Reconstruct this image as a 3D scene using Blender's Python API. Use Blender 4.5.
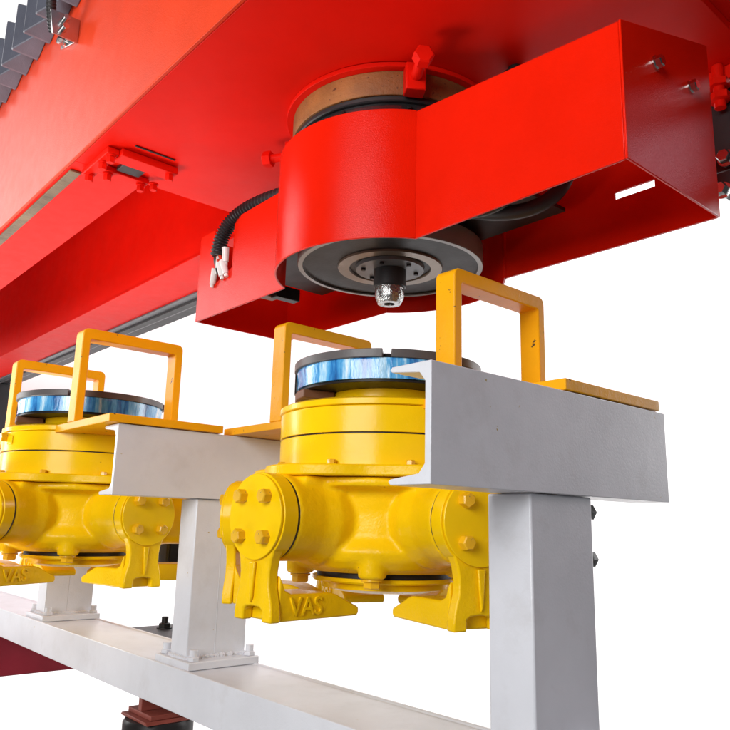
import bpy, bmesh, math, random
from mathutils import Vector, Matrix
random.seed(7)
R = math.radians
PI = math.pi
H = 1.6                                   # camera height above the studio floor
sc = bpy.context.scene
for o in list(bpy.data.objects):
    bpy.data.objects.remove(o)
C = sc.collection

# ------------------------------------------------------------------ camera
yaw, pitch, roll = R(40.93), R(12.18), R(1.46)
fwd = Vector((math.sin(yaw)*math.cos(pitch), math.cos(yaw)*math.cos(pitch), math.sin(pitch)))
rgt = fwd.cross(Vector((0, 0, 1))).normalized()
up = rgt.cross(fwd)
r2 = math.cos(roll)*rgt + math.sin(roll)*up
u2 = -math.sin(roll)*rgt + math.cos(roll)*up
cam = bpy.data.cameras.new('camera')
cam.sensor_width = 36
cam.lens = 738.5/730*36
cam.clip_start = .02
cam.clip_end = 200
camo = bpy.data.objects.new('camera', cam)
C.objects.link(camo)
M = Matrix((r2, u2, -fwd)).transposed().to_4x4()
M.translation = Vector((0, 0, H))
camo.matrix_world = M
sc.camera = camo
sc.view_settings.view_transform = 'Standard'
sc.view_settings.look = 'None'
sc.view_settings.exposure = 0
sc.view_settings.gamma = 1
fh = Vector((fwd.x, fwd.y, 0)).normalized()
rh = Vector((fh.y, -fh.x, 0))

# ------------------------------------------------------------------ world and lamps
w = bpy.data.worlds.new('World')
sc.world = w
w.use_nodes = True
w.node_tree.nodes['Background'].inputs[0].default_value = (.84, .90, 1, 1)
w.node_tree.nodes['Background'].inputs[1].default_value = .06


def area(name, loc, target, sx, sy, watts, col=(1, 1, 1)):
    l = bpy.data.lights.new(name, 'AREA')
    l.shape = 'RECTANGLE'
    l.size, l.size_y, l.energy, l.color = sx, sy, watts, col
    o = bpy.data.objects.new(name, l)
    C.objects.link(o)
    loc, target = Vector(loc), Vector(target)
    o.location = loc + Vector((0, 0, H))
    o.rotation_euler = (target-loc).to_track_quat('-Z', 'Y').to_euler()
    return o


area('key_softbox', (-2.9, .0, 1.3), (1.0, 1.7, .3), 2.6, 2.4, 200, (1, 1, 1))
area('underside_fill', (-.7, 4.3, -1.2), (.8, 3.1, 1.2), 1.6, 1.2, 32, (1, .97, .92)).data.spread = R(78)  # added lamp, stands in for floor bounce on the red underside
area('cool_strip', (5.1, -1.05, 2.8), (1.45, .7, .8), 1.7, .42, 8, (.80, .84, 1))
for s in (-1, 1):
    area('backdrop_lamp', fh*5.4 + rh*(7.2*s) + Vector((0, 0, 2.6)), fh*9.0 + rh*(2.4*s) + Vector((0, 0, 3.4 if s < 0 else 1.6)), 3.5, 5, 480)
area('backdrop_lamp', fh*5.6 + Vector((0, 0, 6.9)), fh*8.4 + Vector((0, 0, .6)), 9, 2.2, 480)

# ------------------------------------------------------------------ materials
MATS = {}


def nodes_of(name):
    m = bpy.data.materials.new(name)
    m.use_nodes = True
    nt = m.node_tree
    b = nt.nodes['Principled BSDF']
    MATS[name] = m
    return m, nt, b


def coords(nt, scale=(1, 1, 1)):
    tc = nt.nodes.new('ShaderNodeTexCoord')
    mp = nt.nodes.new('ShaderNodeMapping')
    mp.inputs['Scale'].default_value = scale
    nt.links.new(tc.outputs['Object'], mp.inputs['Vector'])
    return mp.outputs['Vector']


def noise(nt, vec, scale, detail=3, rough=.55):
    n = nt.nodes.new('ShaderNodeTexNoise')
    n.inputs['Scale'].default_value = scale
    n.inputs['Detail'].default_value = detail
    n.inputs['Roughness'].default_value = rough
    nt.links.new(vec, n.inputs['Vector'])
    return n.outputs['Fac']


def ramp(nt, fac, stops, interp='LINEAR'):
    r = nt.nodes.new('ShaderNodeValToRGB')
    r.color_ramp.interpolation = interp
    e = r.color_ramp.elements
    e[0].position, e[0].color = stops[0][0], (*stops[0][1], 1) if len(stops[0][1]) == 3 else stops[0][1]
    e[1].position, e[1].color = stops[-1][0], (*stops[-1][1], 1)
    for p, c in stops[1:-1]:
        k = e.new(p)
        k.color = (*c, 1)
    nt.links.new(fac, r.inputs['Fac'])
    return r.outputs['Color']


def mixc(nt, fac, a, b):
    m = nt.nodes.new('ShaderNodeMix')
    m.data_type = 'RGBA'
    if hasattr(fac, 'links'):
        nt.links.new(fac, m.inputs[0])
    else:
        m.inputs[0].default_value = fac
    for s, v in ((6, a), (7, b)):
        if hasattr(v, 'links'):
            nt.links.new(v, m.inputs[s])
        else:
            m.inputs[s].default_value = (*v, 1)
    return m.outputs[2]


def g(v):
    return (v, v, v)


def paint(name, col, rough=.35, coat=.0, peel=(260, .05), tone=.10, chips=None, chip_cut=.72, lumps=None, dirt=None, metal=0., chip_scale=38, coat_rough=.08, spec=.5):
    m, nt, b = nodes_of(name)
    v = coords(nt)
    big = noise(nt, v, 5.5, 5)
    dark = tuple(c*(1-tone*2) for c in col)
    lite = tuple(min(1, c*(1+tone)) for c in col)
    c = ramp(nt, big, [(.3, dark), (.7, lite)])
    if dirt:
        d = noise(nt, v, 9, 8, .7)
        dm = ramp(nt, d, [(.52, g(0)), (.78, g(.55))])
        c = mixc(nt, dm, c, dirt)
    if chips:
        d = noise(nt, v, chip_scale, 4, .6)
        dm = ramp(nt, d, [(chip_cut, g(0)), (chip_cut+.012, g(1))])
        c = mixc(nt, dm, c, chips)
    nt.links.new(c, b.inputs['Base Color'])
    rn = noise(nt, v, 17, 6, .65)
    rr = ramp(nt, rn, [(.3, g(max(.04, rough-.04))), (.75, g(min(1, rough+.06)))])
    nt.links.new(rr, b.inputs['Roughness'])
    b.inputs['Metallic'].default_value = metal
    b.inputs['Coat Weight'].default_value = coat
    b.inputs['Specular IOR Level'].default_value = spec
    b.inputs['Coat Roughness'].default_value = coat_rough
    pn = noise(nt, v, peel[0], 2)
    bp = nt.nodes.new('ShaderNodeBump')
    bp.inputs['Strength'].default_value = peel[1]
    bp.inputs['Distance'].default_value = .003
    nt.links.new(pn, bp.inputs['Height'])
    out = bp.outputs['Normal']
    if lumps:
        ln = noise(nt, v, lumps[0], 5, .6)
        b2 = nt.nodes.new('ShaderNodeBump')
        b2.inputs['Strength'].default_value = lumps[1]
        b2.inputs['Distance'].default_value = .012
        nt.links.new(ln, b2.inputs['Height'])
        nt.links.new(out, b2.inputs['Normal'])
        out = b2.outputs['Normal']
    nt.links.new(out, b.inputs['Normal'])
    nt.links.new(out, b.inputs['Coat Normal'])
    return m


RED = paint('red_paint', (.84, .010, .003), .46, 0, (300, .10), .03, lumps=(7, .02), spec=.09)
RED_GLARE = paint('red_paint_with_glare', (.74, .052, .012), .34, 0, (300, .24), .04, lumps=(5, .015), spec=.14)  # the beam's red shifted to orange, glare put into the colour
REDP = paint('red_powder_coat', (.74, .012, .002), .19, .0, (360, .24), .03, coat_rough=.14, spec=.15)
YEL = paint('yellow_cast_paint', (.94, .58, .003), .30, .06, (150, .16), .06, chips=(.25, .12, .02), chip_cut=.735, lumps=(26, .22), coat_rough=.12, spec=.16)
YELM = paint('yellow_machined_paint', (.95, .60, .003), .24, .08, (120, .07), .05, lumps=(22, .05), chips=(.45, .24, .01), chip_cut=.74, coat_rough=.07, spec=.2)
ORA = paint('yellow_handle_paint', (.93, .42, .005), .36, .04, (170, .14), .07, chips=(.08, .05, .03), chip_cut=.685, lumps=(24, .10), spec=.18)
BOLTY = paint('yellow_bolt_paint', (.85, .47, .01), .34, .3, (200, .15), .1, chips=(.16, .12, .07), chip_cut=.66, chip_scale=90)
WHT = paint('white_paint', (.68, .69, .735), .34, .15, (190, .10), .035, chips=(.45, .34, .12), chip_cut=.735, lumps=(13, .05), dirt=(.53, .52, .53))
BLK = paint('black_rubber', (.022, .021, .023), .5, 0, (300, .1), .2)
DRK = paint('dark_steel', (.021, .018, .018), .38, 0, (160, .08), .2, metal=.1, dirt=(.036, .028, .025), spec=.14)
DSEG = paint('grey_disc_steel', (.115, .105, .105), .42, 0, (160, .1), .15, spec=.4)
BROWN = paint('primer_brown', (.20, .085, .045), .5, 0, (120, .15), .15, dirt=(.10, .05, .03))
RUSTY = paint('rust_brown', (.36, .14, .035), .6, 0, (240, .35), .25, lumps=(40, .35), dirt=(.13, .04, .012), chips=(.12, .035, .012), chip_cut=.66, chip_scale=70)
OXIDE = paint('red_oxide_primer', (.24, .045, .028), .55, 0, (160, .2), .15, dirt=(.12, .04, .03))
MAROON = paint('maroon_paint', (.24, .010, .022), .4, .2, (200, .05), .08)
BEAR = paint('dark_polished_steel', (.20, .20, .21), .18, 0, (60, .08), .3, metal=.9, lumps=(12, .06))
STEEL = paint('bright_steel', (.62, .62, .62), .22, 0, (200, .06), .12, metal=1)
CHROM = paint('polished_bolt_steel', (.70, .69, .68), .14, 0, (90, .05), .1, metal=1)
GREASE = paint('greasy_steel', (.42, .42, .41), .16, .6, (60, .5), .4, metal=.9, dirt=(.02, .02, .02), lumps=(45, .5))
RAILM = paint('dirty_rail_steel', (.22, .15, .08), .45, 0, (120, .2), .3, metal=.2, dirt=(.05, .03, .012), lumps=(30, .3))
GREYR = paint('grey_rail_steel', (.16, .16, .17), .4, 0, (120, .1), .15, metal=.4)
BELL = paint('bellows_cloth', (.12, .125, .16), .42, .1, (350, .3), .12, lumps=(20, .15))
WHTP = paint('white_plastic', (.80, .80, .78), .3, .1, (100, .05), .03)
WIRE = paint('red_wire', (.65, .05, .02), .35, 0, (100, .05), .05)

# blue protective film wrapped round the coupling discs
FILM, nt, b = nodes_of('blue_protective_film')
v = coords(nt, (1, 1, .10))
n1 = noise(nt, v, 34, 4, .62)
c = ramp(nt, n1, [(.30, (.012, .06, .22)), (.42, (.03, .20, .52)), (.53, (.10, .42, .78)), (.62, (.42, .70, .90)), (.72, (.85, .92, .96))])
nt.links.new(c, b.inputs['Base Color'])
b.inputs['Roughness'].default_value = .16
b.inputs['Coat Weight'].default_value = .5
v2 = coords(nt, (1, 1, .35))
n2 = noise(nt, v2, 55, 4, .6)
bp = nt.nodes.new('ShaderNodeBump')
bp.inputs['Strength'].default_value = .45
bp.inputs['Distance'].default_value = .006
nt.links.new(n2, bp.inputs['Height'])
nt.links.new(bp.outputs['Normal'], b.inputs['Normal'])

# white studio sweep
SWEEP, nt, b = nodes_of('white_sweep')
b.inputs['Base Color'].default_value = (.90, .90, .90, 1)
b.inputs['Roughness'].default_value = .9
b.inputs['Specular IOR Level'].default_value = .1


DARK_FLOOR = paint('dark_unseen_floor', (.17, .165, .16), .7, 0, (60, .2), .12, dirt=(.12, .115, .11))  # for the unseen near floor, kept dark to cut bounce light


# ------------------------------------------------------------------ mesh helpers
def box(bm, x0, x1, y0, y1, z0, z1):
    vs = [bm.verts.new((x, y, z)) for z in (z0, z1) for y in (y0, y1) for x in (x0, x1)]
    for f in ((0, 2, 3, 1), (4, 5, 7, 6), (0, 1, 5, 4), (2, 6, 7, 3), (0, 4, 6, 2), (1, 3, 7, 5)):
        bm.faces.new([vs[i] for i in f])
    return vs


def lathe(bm, prof, seg=72, a0=0, a1=2*PI, M=None):
    """prof: closed (r,z) outline; full turn or an arc sector with end caps"""
    full = abs(a1-a0-2*PI) < 1e-6
    n = seg if full else seg+1
    rings = []
    for i in range(n):
        a = a0+(a1-a0)*i/seg
        ring = [bm.verts.new((r*math.cos(a), r*math.sin(a), z)) for r, z in prof]
        if M:
            for q in ring:
                q.co = M @ q.co
        rings.append(ring)
    k = len(prof)
    for i in range(seg):
        A, B = rings[i], rings[(i+1) % n]
        for j in range(k):
            jj = (j+1) % k
            bm.faces.new((A[j], B[j], B[jj], A[jj]))
    if not full:
        bm.faces.new(rings[0])
        bm.faces.new(list(reversed(rings[-1])))


def solid(bm, prof, seg=72, M=None):
    """prof from (0,z) to (0,z): capped solid of revolution"""
    rings = []
    for r, z in prof:
        if r < 1e-6:
            rings.append([bm.verts.new((0, 0, z))])
        else:
            rings.append([bm.verts.new((r*math.cos(2*PI*i/seg), r*math.sin(2*PI*i/seg), z)) for i in range(seg)])
    for A, B in zip(rings, rings[1:]):
        for i in range(seg):
            j = (i+1) % seg
            if len(A) == 1 and len(B) > 1:
                bm.faces.new((A[0], B[j], B[i]))
            elif len(B) == 1 and len(A) > 1:
                bm.faces.new((A[i], A[j], B[0]))
            elif len(A) > 1:
                bm.faces.new((A[i], A[j], B[j], B[i]))
    if M:
        for rg in rings:
            for q in rg:
                q.co = M @ q.co


def rod(bm, p0, p1, r, seg=20, r1=None):
    p0, p1 = Vector(p0), Vector(p1)
    L = (p1-p0).length
    q = (p1-p0).to_track_quat('Z', 'Y').to_matrix().to_4x4()
    q.translation = p0
    solid(bm, [(0, 0), (r, 0), (r1 if r1 is not None else r, L), (0, L)], seg, q)


def prism(bm, pts, f, d0, d1):
    """pts: 2D outline, f(u,v,d) -> 3D"""
    A = [bm.verts.new(f(u, v, d0)) for u, v in pts]
    B = [bm.verts.new(f(u, v, d1)) for u, v in pts]
    n = len(pts)
    bm.faces.new(A)
    bm.faces.new(list(reversed(B)))
    for i in range(n):
        j = (i+1) % n
        bm.faces.new((A[j], A[i], B[i], B[j]))


def hexbolt(bm, p, d, r, h, washer=True):
    p, d = Vector(p), Vector(d).normalized()
    q = d.to_track_quat('Z', 'Y').to_matrix().to_4x4()
    q.translation = p
    z0 = 0
    if washer:
        solid(bm, [(0, 0), (r*1.22, 0), (r*1.22, h*.22), (0, h*.22)], 24, q)
        z0 = h*.22
    solid(bm, [(0, z0), (r, z0), (r, h*.88), (r*.84, h), (0, h)], 6, q)


def sweep(bm, pts, rad, seg=14):
    """tube along a list of points, rad a number or a list"""
    n = len(pts)
    rings = []
    pts = [Vector(p) for p in pts]
    for i, p in enumerate(pts):
        t = (pts[min(i+1, n-1)]-pts[max(i-1, 0)]).normalized()
        a = t.cross(Vector((.31, .22, .93))).normalized()
        bb = t.cross(a)
        r = rad[i] if isinstance(rad, list) else rad
        rings.append([bm.verts.new(p+r*(a*math.cos(2*PI*k/seg)+bb*math.sin(2*PI*k/seg))) for k in range(seg)])
    for A, B in zip(rings, rings[1:]):
        for k in range(seg):
            bm.faces.new((A[k], A[(k+1) % seg], B[(k+1) % seg], B[k]))
    bm.faces.new(list(reversed(rings[0])))
    bm.faces.new(rings[-1])


def bez(p0, p1, p2, p3, n):
    p0, p1, p2, p3 = map(Vector, (p0, p1, p2, p3))
    out = []
    for i in range(n+1):
        t = i/n
        out.append(p0*(1-t)**3+3*p1*t*(1-t)**2+3*p2*t*t*(1-t)+p3*t**3)
    return out


def new():
    return bmesh.new()


def mesh_of(name, bm, angle=35):
    bmesh.ops.recalc_face_normals(bm, faces=bm.faces[:])
    for f in bm.faces:
        f.smooth = True
    me = bpy.data.meshes.new(name)
    bm.to_mesh(me)
    bm.free()
    me.set_sharp_from_angle(angle=R(angle))
    return me


def root_loc(o):
    v = Vector((0, 0, 0))
    while o:
        v += o.location
        o = o.parent
    return v


def link(name, me, mat, parent=None, loc=(0, 0, 0), rz=0, bevel=0):
    o = bpy.data.objects.new(name, me)
    if mat and not me.materials:
        me.materials.append(mat)
    C.objects.link(o)
    if parent:
        o.parent = parent
    o.location = loc
    o.rotation_euler = (0, 0, rz)
    if bevel:
        m = o.modifiers.new('edge', 'BEVEL')
        m.width = bevel
        m.segments = 2
        m.limit_method = 'ANGLE'
        m.angle_limit = R(50)
    return o


def part(name, bm, mat, parent=None, bevel=0, angle=35):
    """bm in absolute coordinates (camera height = 0)"""
    off = root_loc(parent) if parent else Vector((0, 0, 0))
    for v in bm.verts:
        v.co += Vector((0, 0, H))-off
    return link(name, mesh_of(name, bm, angle), mat, parent, bevel=bevel)


def thing(name, label, cat, loc, group=None):
    o = bpy.data.objects.new(name, None)
    o.empty_display_size = .05
    C.objects.link(o)
    o.location = Vector(loc)+Vector((0, 0, H))
    return tag(o, label, cat, group)


def tag(o, label, cat, group=None):
    o['label'] = label
    o['category'] = cat
    if group:
        o['group'] = group
    return o


def pbox(name, mat, parent, x0, x1, y0, y1, z0, z1, bevel=.002):
    bm = new()
    box(bm, x0, x1, y0, y1, z0, z1)
    return part(name, bm, mat, parent, bevel)


# ------------------------------------------------------------------ white studio sweep (the photograph's plain white ground)
bm = new()
prof = [(5.4, -1.6), (7.2, -1.6)]
for i in range(1, 13):
    a = i/12*PI/2
    prof.append((7.2+1.8*math.sin(a), -1.6+1.8*(1-math.cos(a))))
prof.append((9.0, 12))
rows = []
for s in (-18, 18):
    rows.append([bm.verts.new(fh*d+rh*s+Vector((0, 0, z+H))) for d, z in prof])
for i in range(len(prof)-1):
    bm.faces.new((rows[0][i], rows[1][i], rows[1][i+1], rows[0][i+1]))
o = link('backdrop', mesh_of('backdrop', bm, 80), SWEEP)
o['kind'] = 'structure'
bm = new()
bm.faces.new([bm.verts.new(fh*d+rh*s+Vector((0, 0, -.004))) for d, s in ((-14, -18), (-14, 18), (12, 18), (12, -18))])
o = link('floor', mesh_of('floor', bm), DARK_FLOOR)  # unseen floor added in dark grey, so shaded faces get less bounce
o['kind'] = 'structure'

# ------------------------------------------------------------------ red machine beam overhead
XF, ZU = .745, 1.18
YC = 2.40
mb = thing('machine_beam', 'huge red painted machine beam overhead with a glossy red side, orange glare in its colour', 'machine beam', (1.0, 2.0, ZU))
pbox('side_panel', RED_GLARE, mb, XF, XF+.012, -1.2, 10, ZU, 2.02, .003)
pbox('underside_plate', RED, mb, XF+.013, 1.80, .615, YC, ZU+.001, ZU+.022, .002)
pbox('underside_plate', RED, mb, XF+.013, 1.80, -1.2, .70, ZU+.0225, ZU+.05, .002)
pbox('end_plate', RED, mb, XF+.014, 1.80, YC-.012, YC-.001, ZU+.023, 2.0, 0)
pbox('bottom_flange', RED, mb, XF+.013, 1.005, YC+.002, 10, ZU+.002, ZU+.03, .002)
pbox('inner_web', RED, mb, .985, 1.0, YC+.002, 10, ZU+.031, 2.0, 0)
pbox('guide_rail', RAILM, mb, .766, .803, YC+.07, 10, ZU-.006, ZU+.001, .001)
pbox('edge_lip', RED, mb, 1.801, 1.815, .0, YC-.1, ZU-.035, ZU+.09, .002)
# far girder seen through the gap
gd = thing('girder', 'long red box girder with a dark rail under it, receding to the left', 'girder', (1.7, 6.0, ZU))
pbox('web_plate', RED, gd, 1.515, 1.53, YC+.06, 10, ZU+.004, 2.0, .002)
pbox('bottom_plate', RED, gd, 1.50, 1.80, YC+.06, 10, ZU-.006, ZU+.003, .001)
pbox('ceiling_plate', RED, gd, 1.01, 1.51, YC+.06, 10, 1.985, 2.0, 0)
pbox('rail_bed', GREYR, gd, 1.755, 1.875, YC+.06, 10, ZU-.016, ZU-.0065, .001)
pbox('rail', BLK, gd, 1.80, 1.845, YC+.06, 10, ZU-.03, ZU-.0165, .001)
pbox('back_strip', BLK, gd, 1.876, 1.955, YC+.06, 10, ZU-.008, ZU+.06, .001)
# a dark support far at the left end of the girder
pbox('end_post', BLK, gd, 1.78, 1.935, 7.0, 7.3, .60, ZU-.035, .004)

# bracket with bolts under the beam edge
sb = thing('stop_bracket', 'small red bolted bracket with black slot under beam edge', 'bracket', (.9, 2.3, ZU-.02))
bm = new()
box(bm, .795, .835, 2.215, 2.44, ZU-.022, ZU-.001)
part('bracket_plate', bm, RED, sb, .003)
bm = new()
box(bm, .8355, 1.035, 2.195, 2.262, ZU-.026, ZU-.001)
part('bracket_plate', bm, RED, sb, .003)
bm = new()
box(bm, .8355, 1.0, 2.345, 2.395, ZU-.020, ZU-.001)
part('bracket_plate', bm, RED, sb, .003)
pbox('slot_block', BLK, sb, .875, .955, 2.27, 2.335, ZU-.016, ZU-.001, .002)
pbox('scribed_slot', BLK, sb, .86, 1.0, 2.150, 2.156, ZU-.003, ZU-.0005, 0)
for x, y in ((.815, 2.42), (.815, 2.30), (.815, 2.235), (1.015, 2.22), (.98, 2.37), (.86, 2.37), (1.01, 2.33)):
    bm = new()
    hexbolt(bm, (x, y, ZU-.021), (0, 0, -1), .014, .026)
    part('bolt', bm, RED, sb)

# bellows along the top of the side panel
bl = thing('bellows', 'black folded bellows cover along the beam side', 'bellows', (.69, 3.0, 1.85))
pitch_b = .147
for i in range(18):
    y = 1.93+i*pitch_b
    bm = new()
    loops = []
    for yy, xo, zb, zt in ((y-pitch_b/2, .700, 1.895, 2.02), (y+.012, .640, 1.850, 2.06), (y+.024, .640, 1.850, 2.06), (y+pitch_b/2-.002, .700, 1.895, 2.02)):
        loops.append([bm.verts.new(p) for p in ((.744, yy, zb), (xo, yy, zb), (xo, yy, zt), (.744, yy, zt))])
    for A, B in zip(loops, loops[1:]):
        for k in range(4):
            bm.faces.new((A[k], A[(k+1) % 4], B[(k+1) % 4], B[k]))
    bm.faces.new(loops[0])
    bm.faces.new(list(reversed(loops[-1])))
    part('pleat', bm, BELL, bl, .004, 25)
hs = new()
pts = bez((.60, 2.30, 2.06), (.625, 2.45, 1.93), (.64, 2.56, 1.85), (.705, 2.66, 1.795), 90)
sweep(hs, pts, [.017 + .0028*math.sin(i*2.1) for i in range(91)], 12)
tag(part('cable_conduit', hs, BLK), 'thin black ribbed conduit crossing the bellows folds', 'conduit')
cb = thing('conduit_bracket', 'small shiny steel bracket holding the conduit on the beam side', 'bracket', (.72, 2.5, 1.72))
bm = new()
prism(bm, [(2.50, 1.68), (2.665, 1.735), (2.665, 1.825), (2.50, 1.77)], lambda u, v, d: (d, u, v), .738, .744)
part('back_plate', bm, STEEL, cb, .001)
bm = new()
prism(bm, [(.744, 1.67), (.655, 1.67), (.640, 1.76), (.744, 1.765)], lambda u, v, d: (u, d, v), 2.485, 2.491)
part('angle_plate', bm, STEEL, cb, .001)
for y, z in ((2.53, 1.725), (2.575, 1.755), (2.61, 1.735)):
    bm = new()
    hexbolt(bm, (.738, y, z), (-1, 0, 0), .014, .03)
    part('bolt', bm, CHROM, cb)
for z in (1.70, 1.735):
    bm = new()
    rod(bm, (.69, 2.484, z), (.69, 2.455, z), .011)
    part('cable_gland', bm, CHROM, cb)

# ------------------------------------------------------------------ coupling head hanging under the beam
UX, UY = 1.379, 1.491
XA, XB = 1.203, 1.592
ZB = .688
Y0, Y1 = .652, 2.31
RS = .331
T = .006
hd = thing('coupling_head', 'red sheet-metal coupling head with round bulge and dark spinning disc below', 'coupling head', (UX, UY, ZB))
sF = math.sqrt(RS**2-(UX-XA)**2)
sB = math.sqrt(RS**2-(XB-UX)**2)
# front panels
bm = new()
prism(bm, [(Y0, ZB), (UY-sF+.004, ZB), (UY-sF+.004, 1.034), (Y0, .985)], lambda u, v, d: (d, u, v), XA, XA+T)
part('front_panel', bm, REDP, hd, .0015)
bm = new()
prism(bm, [(UY+sF, ZB), (Y1, ZB), (Y1, 1.006), (2.215, 1.008), (2.195, .80), (2.085, .835), (2.085, 1.012), (UY+sF, 1.018)], lambda u, v, d: (d, u, v), XA, XA+T)
part('front_panel', bm, REDP, hd, .0015)
# curved front
aF = math.acos((UX-XA)/RS)
bm = new()
lathe(bm, [(RS-T, ZB), (RS, ZB), (RS, 1.036), (RS-T, 1.036)], 56, PI-aF, PI+aF, Matrix.Translation((UX, UY, 0)))
part('curved_panel', bm, REDP, hd, .0015)
aB = math.acos((XB-UX)/RS)
bm = new()
lathe(bm, [(RS-T, ZB), (RS, ZB), (RS, 1.02), (RS-T, 1.02)], 56, -aB, aB, Matrix.Translation((UX, UY, 0)))
part('curved_panel', bm, REDP, hd, .0015)
# end panels
bm = new()
prism(bm, [(XA, ZB), (XB+T, ZB), (XB+T, 1.12), (XA, .987)], lambda u, v, d: (u, d, v), Y0-T, Y0-.0005)
part('end_panel', bm, REDP, hd, .0015)
pbox('end_panel', REDP, hd, XA+.0003, XB+T-.0003, Y1-.0015, Y1+T, ZB, 1.004, .0015)
# rear panels: the near one has a slot
ys0, ys1, zs0, zs1 = .790, .896, .811, .830
bm = new()
for (a, b_, c_, d_) in ((Y0, ys0, ZB, .985), (ys1, UY-sB+.012, ZB, .985), (ys0, ys1, ZB, zs0), (ys0, ys1, zs1, .985)):
    box(bm, XB, XB+T, a, b_, c_, d_)
bmesh.ops.remove_doubles(bm, verts=bm.verts[:], dist=1e-5)
part('rear_panel', bm, REDP, hd)
pbox('rear_panel', REDP, hd, XB, XB+T, UY+sB-.012, Y1, ZB, 1.004, .0015)
# black sheet added as the shade inside the head, then brackets
pbox('inner_shade_sheet', BLK, hd, XA+.0065, XB-.03, 1.02, 2.05, .81, .82, 0)
pbox('inner_bracket', DRK, hd, XA+.008, XA+.055, .70, .86, .722, .728, .001)
pbox('inner_bracket', STEEL, hd, XA+.0065, XA+.0075, .70, .88, .694, .702, 0)
pbox('inner_bracket', DRK, hd, XA+.04, XA+.13, 1.865, 1.90, .695, .735, .003)
pbox('inner_bracket', BROWN, hd, XA+.03, XA+.10, 1.94, 1.98, .715, .77, .003)
for y0_, x0_ in ((1.13, 1.28), (1.06, 1.36)):
    bm = new()
    sweep(bm, bez((x0_, y0_+.12, .80), (x0_+.02, y0_-.02, .74), (x0_+.08, y0_-.10, .76), (x0_+.10, y0_-.12, .86), 24), .019, 14)
    part('inner_hose', bm, BLK, hd)
for x, z in ((1.336, .950), (1.492, .964)):
    bm = new()
    hexbolt(bm, (x, Y0-T, z), (0, -1, 0), .013, .018)
    part('bolt', bm, CHROM, hd)
# slewing ring
Mt = Matrix.Translation((UX, UY, 0))
bm = new()
lathe(bm, [(.20, 1.166), (.318, 1.166), (.318, 1.179), (.20, 1.179)], 96, M=Mt)
part('mounting_ring', bm, RED, hd, .001)
bm = new()
lathe(bm, [(.20, 1.098), (.296, 1.098), (.298, 1.102), (.298, 1.1655), (.20, 1.1655)], 96, M=Mt)
part('slewing_ring', bm, RUSTY, hd, .001)
bm = new()
lathe(bm, [(.18, 1.084), (.288, 1.084), (.291, 1.087), (.291, 1.0975), (.18, 1.0975)], 96, M=Mt)
part('seal_ring', bm, BLK, hd, .001)
bm = new()
lathe(bm, [(.18, .94), (.284, .94), (.284, 1.058), (.280, 1.064), (.280, 1.0835), (.18, 1.0835)], 96, M=Mt)
part('bearing_ring', bm, BEAR, hd, .001)
for deg in (200, 236, 164):
    a = R(deg)
    bm = new()
    hexbolt(bm, (UX+.282*math.cos(a), UY+.282*math.sin(a), 1.068), (math.cos(a), math.sin(a), .2), .006, .008, False)
    part('grease_nipple', bm, DRK, hd)
for deg, ln in ((237, .11), (121, .085)):
    a = R(deg)
    d = Vector((math.cos(a), math.sin(a), 0))
    t = Vector((-d.y, d.x, 0))
    c0 = Vector((UX, UY, 0))+d*.315
    bm = new()
    prism(bm, [(-.026, 1.088), (.026, 1.088), (.026, 1.1645), (-.026, 1.1645)], lambda u, v, dd: c0+t*u+d*dd+Vector((0, 0, v)), -.014, .028)
    blk = part('adjuster_block', bm, RED, hd, .003)
    bm = new()
    rod(bm, c0+d*.02+Vector((0, 0, 1.125)), c0+d*(.03+ln*.6)+Vector((0, 0, 1.125)), .014)
    hexbolt(bm, c0+d*(.03+ln*.6)+Vector((0, 0, 1.125)), d, .026, .028, False)
    part('adjuster_bolt', bm, RED, blk)
bm = new()
rod(bm, (1.415, 1.06, .93), (1.415, 1.06, ZU), .020)
lathe(bm, [(.012, 1.135), (.036, 1.135), (.036, 1.16), (.012, 1.16)], 24, M=Matrix.Translation((1.415, 1.06, 0)))
part('pipe_stub', bm, DRK, hd)
# spinning disc
bm = new()
solid(bm, [(0, .728), (.250, .728), (.252, .7265), (.252, .80), (0, .80)], 96, Mt)
part('coupling_disc', bm, DRK, hd)
bm = new()
lathe(bm, [(.2525, .722), (.265, .722), (.267, .725), (.267, .78), (.2525, .78)], 96, M=Mt)
part('disc_rim', bm, paint('rim_steel', (.30, .29, .28), .35, 0, (120, .1), .12, metal=.3), hd)
bm = new()
lathe(bm, [(.118, .722), (.150, .722), (.152, .7275), (.116, .7275)], 72, M=Mt)
part('inner_ring', bm, paint('bronze_grey', (.20, .15, .11), .3, 0, (160, .1), .15, metal=.6), hd)
bm = new()
lathe(bm, [(.042, .718), (.098, .718), (.100, .7275), (.042, .7275)], 72, M=Mt)
part('hub_plate', bm, GREYR, hd)
for k in range(6):
    a = R(30+60*k)
    bm = new()
    hexbolt(bm, (UX+.078*math.cos(a), UY+.078*math.sin(a), .718), (0, 0, -1), .007, .006, False)
    part('hub_bolt', bm, DRK, hd)
bm = new()
lathe(bm, [(.018, .665), (.044, .665), (.047, .668), (.047, .7275), (.018, .7275)], 40, M=Mt)
part('drive_shaft', bm, BLK, hd)
bm = new()
lathe(bm, [(.016, .618), (.033, .618), (.040, .632), (.042, .640), (.042, .6645), (.016, .6645)], 40, M=Mt)
part('shaft_tip', bm, GREASE, hd)

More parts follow.
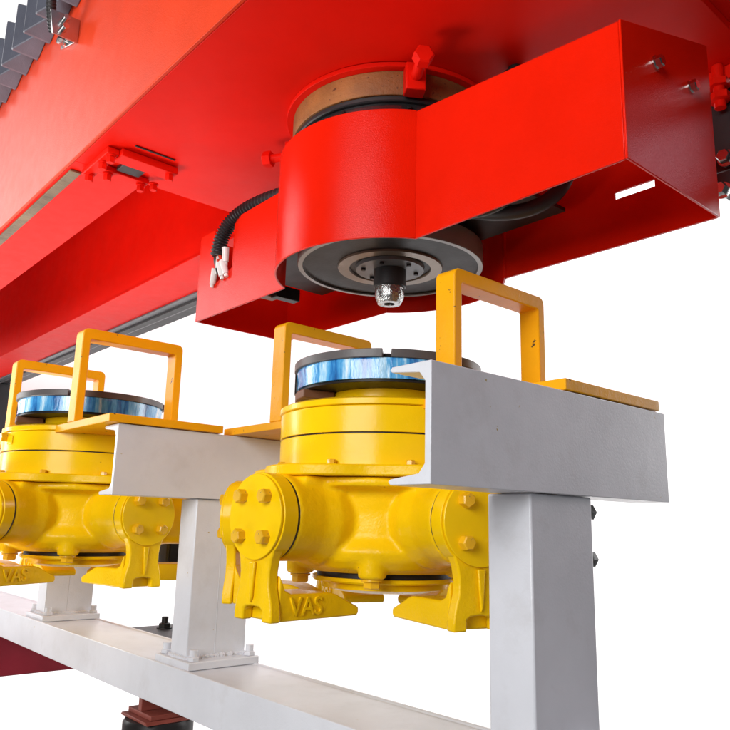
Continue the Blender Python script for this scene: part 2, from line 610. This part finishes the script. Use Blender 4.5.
# corrugated cable hose at the left of the head
ch = thing('cable_hose', 'black corrugated hose with white connectors at left end of red head', 'hose', (1.19, 2.13, .8))
pts = bez((1.26, 1.86, 1.045), (1.225, 2.05, 1.055), (1.185, 2.15, 1.02), (1.187, 2.155, .888), 150)
bm = new()
sweep(bm, pts, [.0235 + .0035*math.sin(i*1.25) for i in range(151)], 18)
part('corrugated_tube', bm, BLK, ch)
for k, (y, ze, m) in enumerate(((2.143, .865, WIRE), (2.158, .86, WIRE), (2.172, .85, BLK), (2.15, .85, WHTP))):
    bm = new()
    sweep(bm, bez((1.187, y, .90), (1.186, y, .88), (1.19, y+.01*(k-1.5), .87), (1.196, 2.155+.012*(k-1.5), ze-.02), 10), .006, 8)
    part('wire', bm, m, ch)
for y, z, tilt in ((2.178, .825, .02), (2.152, .838, -.015), (2.118, .885, .0), (2.13, .84, -.02)):
    bm = new()
    p0, p1 = Vector((1.193, y, z+.026)), Vector((1.197, y+tilt, z-.024))
    rod(bm, p0, p1, .0125, 12, .010)
    rod(bm, p1, p1+(p1-p0).normalized()*.012, .007, 10)
    part('connector', bm, WHTP, ch)

# fittings at the right edge, hanging from the beam
ft = thing('hydraulic_fitting', 'black hydraulic block with bolts at right edge behind the red head', 'fitting', (1.83, .66, .9))
pbox('block', BLK, ft, 1.816, 1.95, .50, .765, .90, 1.143, .006)
pbox('block', BLK, ft, 1.80, 1.92, .45, .735, .845, .899, .006)
for y, z in ((.700, .925), (.715, .842), (.66, .855)):
    bm = new()
    hexbolt(bm, (1.80, y, z), (-1, 0, 0), .018, .03)
    part('bolt', bm, STEEL, ft)
bm = new()
rod(bm, (1.785, .70, 1.06), (1.785, .70, ZU-.0005), .014)
hexbolt(bm, (1.785, .70, 1.098), (0, 0, -1), .028, .02, False)
hexbolt(bm, (1.785, .70, 1.118), (0, 0, 1), .028, .02, False)
part('red_stud', bm, RED, ft)
bm = new()
sweep(bm, bez((1.84, .60, 1.07), (1.86, .45, 1.15), (1.9, .30, 1.12), (1.95, .1, 1.16), 24), .025, 14)
part('hose', bm, BLK, ft)

# ------------------------------------------------------------------ white steel rack
XC0, XC1 = .867, 1.652
ZC0, ZC1 = .066, .271
WEBS = (.832, 2.09, 3.345)
BX0, BX1, BZ0, BZ1 = 1.113, 1.362, -.548, -.427
rk = thing('steel_rack', 'white painted steel rack: long beam with posts and channel arms', 'rack', (1.24, 2.0, BZ0))
bm = new()
prism(bm, [(BX0, BZ0), (BX1, BZ0), (BX1, BZ1), (BX1-.012, BZ1), (BX1-.015, BZ1-.004), (BX0+.015, BZ1-.004), (BX0+.012, BZ1), (BX0, BZ1)], lambda u, v, d: (u, d, v), .25, 6.6)
part('base_beam', bm, WHT, rk, .003)
for wi, yw in enumerate(WEBS):
    # channel: web to the near side, flanges pointing away
    bm = new()
    prism(bm, [(yw, ZC0), (yw+.095, ZC0), (yw+.101, ZC0+.006), (yw+.095, ZC0+.010), (yw+.028, ZC0+.018), (yw+.014, ZC0+.034),
               (yw+.014, ZC1-.034), (yw+.028, ZC1-.018), (yw+.095, ZC1-.010), (yw+.101, ZC1-.006), (yw+.095, ZC1), (yw, ZC1)],
          lambda u, v, d: (d, u, v), XC0, XC1)
    part('channel_arm', bm, WHT, rk, .0015, 30)
    px0, px1, py0, py1 = 1.146, 1.350, yw+.012, yw+.114
    bm = new()
    box(bm, px0, px1, py0, py1, BZ1+.0205, ZC0-.001)
    po = part('post', bm, WHT, rk, .004)
    bm = new()
    box(bm, px0-.022, px1+.018, yw-.045, yw+.170, BZ1-.003, BZ1+.020)
    part('base_plate', bm, WHT, po, .003)
    for x in (px0+.006, px1-.004):
        for y in (yw-.022, yw+.148):
            bm = new()
            rod(bm, (x, y, BZ1+.020), (x, y, BZ1+.052), .0125, 14)
            hexbolt(bm, (x, y, BZ1+.0205), (0, 0, 1), .018, .012, False)
            part('anchor_bolt', bm, WHT, po, .001)
    # weld bead round the foot of the post
    bm = new()
    rnd = random.Random(wi)
    n = 30
    for k in range(n):
        x = px0+(px1-px0)*(k+.5)/n
        s = .006+.004*rnd.random()
        bmesh.ops.create_icosphere(bm, subdivisions=1, radius=s, matrix=Matrix.Translation((x, py0-.002, BZ1+.0225)))
    for k in range(16):
        y = py0+(py1-py0)*(k+.5)/16
        bmesh.ops.create_icosphere(bm, subdivisions=1, radius=.006+.003*rnd.random(), matrix=Matrix.Translation((px0-.002, y, BZ1+.0225)))
    part('weld_bead', bm, WHT, po)
    # thin welded seam on the post face
    bm = new()
    rod(bm, (px0+.095, py0-.0001, BZ1+.03), (px0+.095, py0-.0001, ZC0-.01), .0010, 8)
    if wi:
        part('seam', bm, WHT, po)
    else:
        bm.free()
    for z in (.036, -.058):
        bm = new()
        hexbolt(bm, (px1, yw+.036, z), (1, 0, 0), .017, .034)
        part('side_bolt', bm, BLK, po)

# steel foot under the beam
jf = thing('jack_foot', 'rust-brown steel foot on a dark round pad under the white beam', 'foot', (1.24, 2.42, -1.6))
yj = 2.43
bm = new()
for x0, x1, y0, y1, z0, z1 in ((1.17, 1.31, yj-.085, yj+.085, -.566, -.5495), (1.17, 1.31, yj-.085, yj+.085, -.630, -.615), (1.17, 1.31, yj-.012, yj+.012, -.614, -.567)):
    box(bm, x0, x1, y0, y1, z0, z1)
part('foot_profile', bm, OXIDE, jf, .002)
bm = new()
prism(bm, [(yj-.10, -.640), (yj+.10, -.640), (yj+.09, -.6305), (yj-.09, -.6305)], lambda u, v, d: (d, u, v), 1.15, 1.33)
part('packing_plate', bm, OXIDE, jf, .002)
bm = new()
solid(bm, [(0, -.70), (.105, -.70), (.115, -.69), (.115, -.652), (.108, -.6405), (0, -.6405)], 56, Matrix.Translation((1.24, yj, 0)))
part('round_pad', bm, DRK, jf)
bm = new()
solid(bm, [(0, -1.6035), (.16, -1.6035), (.16, -1.58), (.06, -1.575), (.06, -.7005), (0, -.7005)], 40, Matrix.Translation((1.24, yj, 0)))
part('column', bm, DRK, jf)

# dark base plate with bolt behind the rack, and the low red sill at far left
dp = thing('bolted_plate', 'dark steel plate with a black bolt behind the white post', 'steel plate', (1.5, 2.95, -.468))
pbox('plate', BLK, dp, 1.3625, 1.66, 2.74, 3.10, -.468, -.447, .003)
bm = new()
hexbolt(bm, (1.525, 3.0, -.447), (0, 0, 1), .026, .022)
rod(bm, (1.525, 3.0, -.43), (1.525, 3.0, -.40), .014)
part('bolt', bm, BLK, dp)
lr = new()
box(lr, .2, 1.66, 4.2, 4.7, -.80, -.5955)
tag(part('red_sill', lr, MAROON, None, .006), 'dark red low beam at far left below the white beam', 'beam')
dk = thing('valve_box', 'small black box between yellow jaw and white post', 'box', (1.60, 2.95, -.2))
pbox('housing', BLK, dk, 1.44, 1.60, 2.86, 3.04, -.195, -.08, .008)
pbox('cover', DRK, dk, 1.45, 1.59, 2.855, 2.8595, -.185, -.09, .002)
pbox('stand', BLK, dk, 1.56, 1.60, 2.90, 2.96, -.4465, -.1955, .002)
db = new()
box(db, 1.47, 1.60, 4.2, 4.32, -.595, -.40)
tag(part('dark_block', db, BLK, None, .006), 'dark block behind the far left white post', 'block')

# ------------------------------------------------------------------ yellow jaw chucks
ZBOSS = .012
meshes = {}


def cached(key, builder, angle=35):
    if key not in meshes:
        bm = new()
        builder(bm)
        meshes[key] = mesh_of(key, bm, angle)
    return meshes[key]


JOFF = (0, 72, 130, 188, 244, 302)          # the jaws sit round the body at these angles


def b_body(bm):
    # bowl with a shallow pocket in the wall between each two bosses
    levels = [(.1095, .302, 0), (.088, .302, 0), (.082, .292, .6), (.076, .284, 1), (.03, .276, 1), (-.03, .274, .9), (-.050, .273, .45), (-.064, .270, .1),
              (-.085, .258, 0), (-.104, .236, 0), (-.116, .205, 0), (-.118, .15, 0)]
    mids = []
    for q in range(6):
        a, b_ = JOFF[q], (JOFF[(q+1) % 6] if q < 5 else JOFF[0]+360)
        mids.append(((a+b_)/2, (b_-a)/2-17.5))
    n = 360
    rings = []
    for z, r, dep in levels:
        ring = []
        for i in range(n):
            th = i*360/n
            cut = 0
            for m_, hw in mids:
                d = abs((th-m_+180) % 360-180)
                cut = max(cut, min(1, max(0, (hw-d)/1.8+.5)))
            rr = r-.030*dep*cut
            ring.append(bm.verts.new((rr*math.cos(R(th)), rr*math.sin(R(th)), z)))
        rings.append(ring)
    for A, B in zip(rings, rings[1:]):
        for i in range(n):
            bm.faces.new((A[i], A[(i+1) % n], B[(i+1) % n], B[i]))
    bm.faces.new(rings[0])
    bm.faces.new(list(reversed(rings[-1])))
    for q in JOFF:
        Mx = Matrix.Rotation(R(q), 4, 'Z') @ Matrix.Translation((0, 0, ZBOSS)) @ Matrix.Rotation(PI/2, 4, 'Y')
        solid(bm, [(0, .05), (.112, .12), (.112, .262), (.106, .280), (.101, .300), (.100, .383), (0, .383)], 56, Mx)
        Mr = Matrix.Rotation(R(q), 3, 'Z')
        prism(bm, [(.15, -.10), (.345, -.070), (.352, 0), (.345, .070), (.15, .10)], lambda u, v, d: Mr @ Vector((u, v, d)), .075, .1095)
    for m_, hw in mids:
        Mx = Matrix.Rotation(R(m_), 4, 'Z') @ Matrix.Translation((.228, 0, 0))
        solid(bm, [(0, -.126), (.030, -.126), (.0335, -.121), (.0345, -.06), (0, .0)], 28, Mx)


def b_flange(bm):
    pts = []
    n = 120
    for i in range(n):
        a = 2*PI*i/n
        d = min(abs((math.degrees(a)-q+180) % 360-180) for q in JOFF)
        r = .312+.056*max(0, math.cos(R(min(d, 36)*2.5)))**1.4
        pts.append((r*math.cos(a), r*math.sin(a)))
    prism(bm, pts, lambda u, v, d: (u, v, d), .110, .1365)


def jaw_outline():
    pts = []
    rr = .096
    for i in range(0, 27):
        a = R(-42+i*(264/26))
        pts.append((rr*math.cos(a), ZBOSS+rr*math.sin(a)))
    left = [(-.058, -.082), (-.053, -.11), (-.054, -.14), (-.064, -.175), (-.068, -.20), (-.068, -.216), (-.034, -.216), (-.034, -.192), (-.025, -.186), (-.005, -.184)]
    right = [(-u, v) for u, v in reversed(left)]
    return pts+left+right


def b_jaw(bm):
    prism(bm, jaw_outline(), lambda u, v, d: (d, u, v), .4005, .4285)


def b_foot(bm):
    prism(bm, [(.400, -.2155), (.158, -.2155), (.151, -.209), (.152, -.196), (.225, -.164), (.245, -.159), (.365, -.157), (.384, -.148), (.400, -.115)],
          lambda u, v, d: (u, d, v), -.060, .060)


def b_rib(bm):
    prism(bm, [(-.010, -.088), (.010, -.088), (.004, -.165), (-.002, -.178)], lambda u, v, d: (d, u, v), .4288, .4370)
    

def b_cap(bm):
    q = Matrix.Translation((0, 0, ZBOSS)) @ Matrix.Rotation(PI/2, 4, 'Y')
    solid(bm, [(0, .388), (.0985, .388), (.1005, .390), (.1005, .4275), (0, .4275)], 64, q)


def b_cover(bm):
    q = Matrix.Translation((0, 0, ZBOSS)) @ Matrix.Rotation(PI/2, 4, 'Y')
    solid(bm, [(0, .4280), (.0965, .4280), (.0965, .4345), (.0955, .4355), (0, .4355)], 64, q)


def b_gap(bm):
    q = Matrix.Translation((0, 0, ZBOSS)) @ Matrix.Rotation(PI/2, 4, 'Y')
    solid(bm, [(0, .365), (.097, .365), (.097, .389), (0, .389)], 48, q)


def b_bolt(bm):
    hexbolt(bm, (0, 0, 0), (1, 0, 0), .0165, .022, False)


def b_small(bm):
    hexbolt(bm, (0, 0, 0), (0, 0, 1), .011, .013, False)


def b_handle(bm, w=.36, ty=.062, tx=.027, z0=.299, z1=.612):
    # flat bar bent to a bridge, corners rounded
    out, inn = [], []
    r = .020
    out = [(-w/2, z0)]
    for k in range(6):
        a = PI-k/5*PI/2
        out.append((-w/2+r+r*math.cos(a), z1-r+r*math.sin(a)))
    for k in range(6):
        a = PI/2-k/5*PI/2
        out.append((w/2-r+r*math.cos(a), z1-r+r*math.sin(a)))
    out += [(w/2, z0), (w/2-tx, z0)]
    out += [(w/2-tx, z1-.040), (w/2-tx-.004, z1-.036), (-w/2+tx+.004, z1-.036), (-w/2+tx, z1-.040), (-w/2+tx, z0)]
    prism(bm, out, lambda u, v, d: (u, d, v), -ty/2, ty/2)


def b_plate(bm):
    box(bm, -.188, .188, -.66, .66, .2735, .2975)


def b_lower_ring(bm):
    lathe(bm, [(.12, .2125), (.290, .2125), (.290, .137), (.12, .137)], 96)


def b_upper_ring(bm):
    lathe(bm, [(.12, .282), (.286, .282), (.2905, .279), (.2905, .2165), (.12, .2165)], 96)


def b_ring_gap(bm):
    lathe(bm, [(.12, .2163), (.283, .2163), (.283, .2127), (.12, .2127)], 72)


def b_lip(bm):
    lathe(bm, [(.10, .303), (.282, .303), (.2935, .297), (.2935, .284), (.291, .2823), (.10, .2823)], 96)


def b_neck(bm):
    lathe(bm, [(.06, .3445), (.158, .3445), (.158, .325), (.168, .319), (.172, .3035), (.06, .3035)], 80)


def b_base_disc(bm):
    lathe(bm, [(.05, .352), (.247, .352), (.247, .3448), (.05, .3448)], 96)


def b_film(bm):
    lathe(bm, [(.05, .4045), (.2525, .4045), (.2545, .394), (.2515, .372), (.2530, .3525), (.05, .3525)], 144)


def sector(a0, a1, r0, r1, z0, z1):
    return lambda bm: lathe(bm, [(r0, z0), (r1, z0), (r1, z1), (r0, z1)], 28, R(a0), R(a1))


def text_mesh(body, size, depth):
    cu = bpy.data.curves.new('lettering', 'FONT')
    cu.body = body
    cu.size = size
    cu.extrude = depth
    cu.bevel_depth = .0006
    cu.align_x = 'CENTER'
    cu.align_y = 'CENTER'
    to = bpy.data.objects.new('lettering', cu)
    C.objects.link(to)
    bpy.context.view_layer.update()
    me = bpy.data.meshes.new_from_object(to.evaluated_get(bpy.context.evaluated_depsgraph_get()))
    bpy.data.objects.remove(to)
    # (u,v,w) -> right = -x, up = z, out = +y
    me.transform(Matrix(((-1, 0, 0, 0), (0, 0, 1, 0), (0, 1, 0, 0), (0, 0, 0, 1))))
    me.flip_normals() if False else None
    return me


LET = text_mesh('VAS', .056, .0035)


def chuck(cx, cy, rot, pdx, disc_rot, label, name_plate):
    t = thing('jaw_chuck', label, 'chuck', (cx, cy, -.216), 'yellow jaw chucks hung in the white rack')
    dz = .216

    def P(name, me, mat, rz=0, loc=(0, 0, 0), parent=None, bevel=0):
        p = parent or t
        l = Vector(loc)+(Vector((0, 0, dz)) if p is t else Vector((0, 0, 0)))
        return link(name, me, mat, p, l, rz, bevel)
    body = P('body', cached('body', b_body, 60), YEL, R(rot))
    m = body.modifiers.new('cast', 'REMESH')
    m.mode = 'VOXEL'
    m.voxel_size = .0055
    m.use_smooth_shade = True
    m = body.modifiers.new('soft', 'SMOOTH')
    m.iterations = 4
    m.factor = .5
    P('flange', cached('flange', b_flange, 50), YEL, R(rot), bevel=.004)
    for q_ in JOFF:
        a = R(rot+q_)
        P('boss_gap', cached('gap', b_gap), BLK, a)
        cap = P('boss_cap', cached('cap', b_cap), YELM, a, bevel=.0015)
        P('boss_cover', cached('bcover', b_cover), YELM, 0, parent=cap, bevel=.002)
        jaw = P('jaw', cached('jaw', b_jaw), YEL, a, bevel=.004)
        P('foot', cached('foot', b_foot), YEL, 0, parent=jaw, bevel=.004)
        P('rib', cached('rib', b_rib), YEL, 0, parent=jaw, bevel=.003)
        lt = P('lettering', LET, YEL, 0, (.322, .0605, -.187), jaw)
        for u, v in ((-.045, .045), (.045, .045), (-.045, -.045), (.045, -.045)):
            bo = P('bolt', cached('bolt', b_bolt), BOLTY, 0, (.4352, u, ZBOSS+v), jaw)
            bo.rotation_euler = (random.uniform(0, 1), 0, 0)
    # closing cover under the body
    P('bottom_cover', cached('cov', lambda bm: solid(bm, [(0, -.142), (.186, -.142), (.190, -.138), (.190, -.130), (0, -.130)], 80)), YELM)
    P('cover_gasket', cached('gask', lambda bm: solid(bm, [(0, -.1297), (.178, -.1297), (.178, -.1105), (0, -.1105)], 64)), BLK)
    P('lower_plate', cached('low', lambda bm: solid(bm, [(0, -.168), (.12, -.168), (.165, -.158), (.168, -.1425), (0, -.1425)], 64)), YEL)
    for q_ in (36, 101, 159, 216, 273, 331):
        a = R(rot+q_)
        P('cover_bolt', cached('cbolt', lambda bm: (hexbolt(bm, (0, 0, 0), (0, 0, -1), .021, .022), None)), BOLTY, a, (.226*math.cos(a), .226*math.sin(a), -.1262))
    # stacked rings
    P('ring', cached('lring', b_lower_ring), YELM, bevel=.002)
    P('ring_joint', cached('gapr', b_ring_gap), BLK)
    P('ring', cached('uring', b_upper_ring), YELM, bevel=.001)
    P('top_flange', cached('lip', b_lip), YELM)
    for k in range(10):
        a = R(rot+36*k+18)
        P('flange_bolt', cached('small', b_small), BOLTY, a, (.303*math.cos(a), .303*math.sin(a), .1365))
    P('neck', cached('neck', b_neck), YELM)
    for k in range(8):
        a = R(disc_rot+45*k)
        q = P('neck_screw', cached('small', b_small), DRK, a, (.183*math.cos(a), .183*math.sin(a), .303))
    # dark coupling disc with the blue film round its edge
    P('disc_base', cached('bdisc', b_base_disc), DRK, bevel=.001)
    P('protective_film', cached('film', b_film), FILM, R(disc_rot))
    P('stop_block', cached('stop', sector(-24, 15, .165, .256, .322, .3448)), BROWN, R(disc_rot-72), bevel=.003)
    P('edge_shoe', cached('shoe', sector(0, 13, .2549, .2585, .346, .398)), DRK, R(disc_rot-90))
    for k, (a0, a1) in enumerate(((-87, -1), (4, 92), (95, 171), (174, 268))):
        P('disc_segment', cached('seg%d' % k, sector(a0, a1, .215, .2605-.002*(k % 2), .405, .4265)), DSEG, R(disc_rot), bevel=.0015)
    P('disc_core', cached('core', lambda bm: solid(bm, [(0, .405), (.2145, .405), (.2145, .4235), (0, .4235)], 64)), DRK)
    # carrying plate and handles
    P('carrying_plate', cached('plate', b_plate), ORA, 0, (pdx, 0, 0), bevel=.002)
    for y in (-.325, .375):
        P('handle', cached('handle', b_handle), ORA, 0, (pdx, y, 0), bevel=.003)
    if name_plate:
        bm = new()
        box(bm, -.0165, .0165, -.014, .014, 0, .003)
        me = mesh_of('rating_plate', bm)
        me.transform(Matrix.Rotation(PI/2, 4, 'Z') @ Matrix.Rotation(PI/2, 4, 'X'))
        a = R(name_plate)
        P('rating_plate', me, YEL, a, (.2905*math.cos(a), .2905*math.sin(a), .250), bevel=.001)
        a2 = a-R(7)
        P('plate_screw', cached('bolt', b_bolt), BOLTY, a2, (.289*math.cos(a2), .289*math.sin(a2), .262))
    return t


chuck(UX, UY, 184, .062, 225, 'nearer yellow jaw chuck directly under the red head', 0)
chuck(1.03, UY+1.25, 206, -.008, 232, 'farther yellow jaw chuck cut by the left edge', 190)
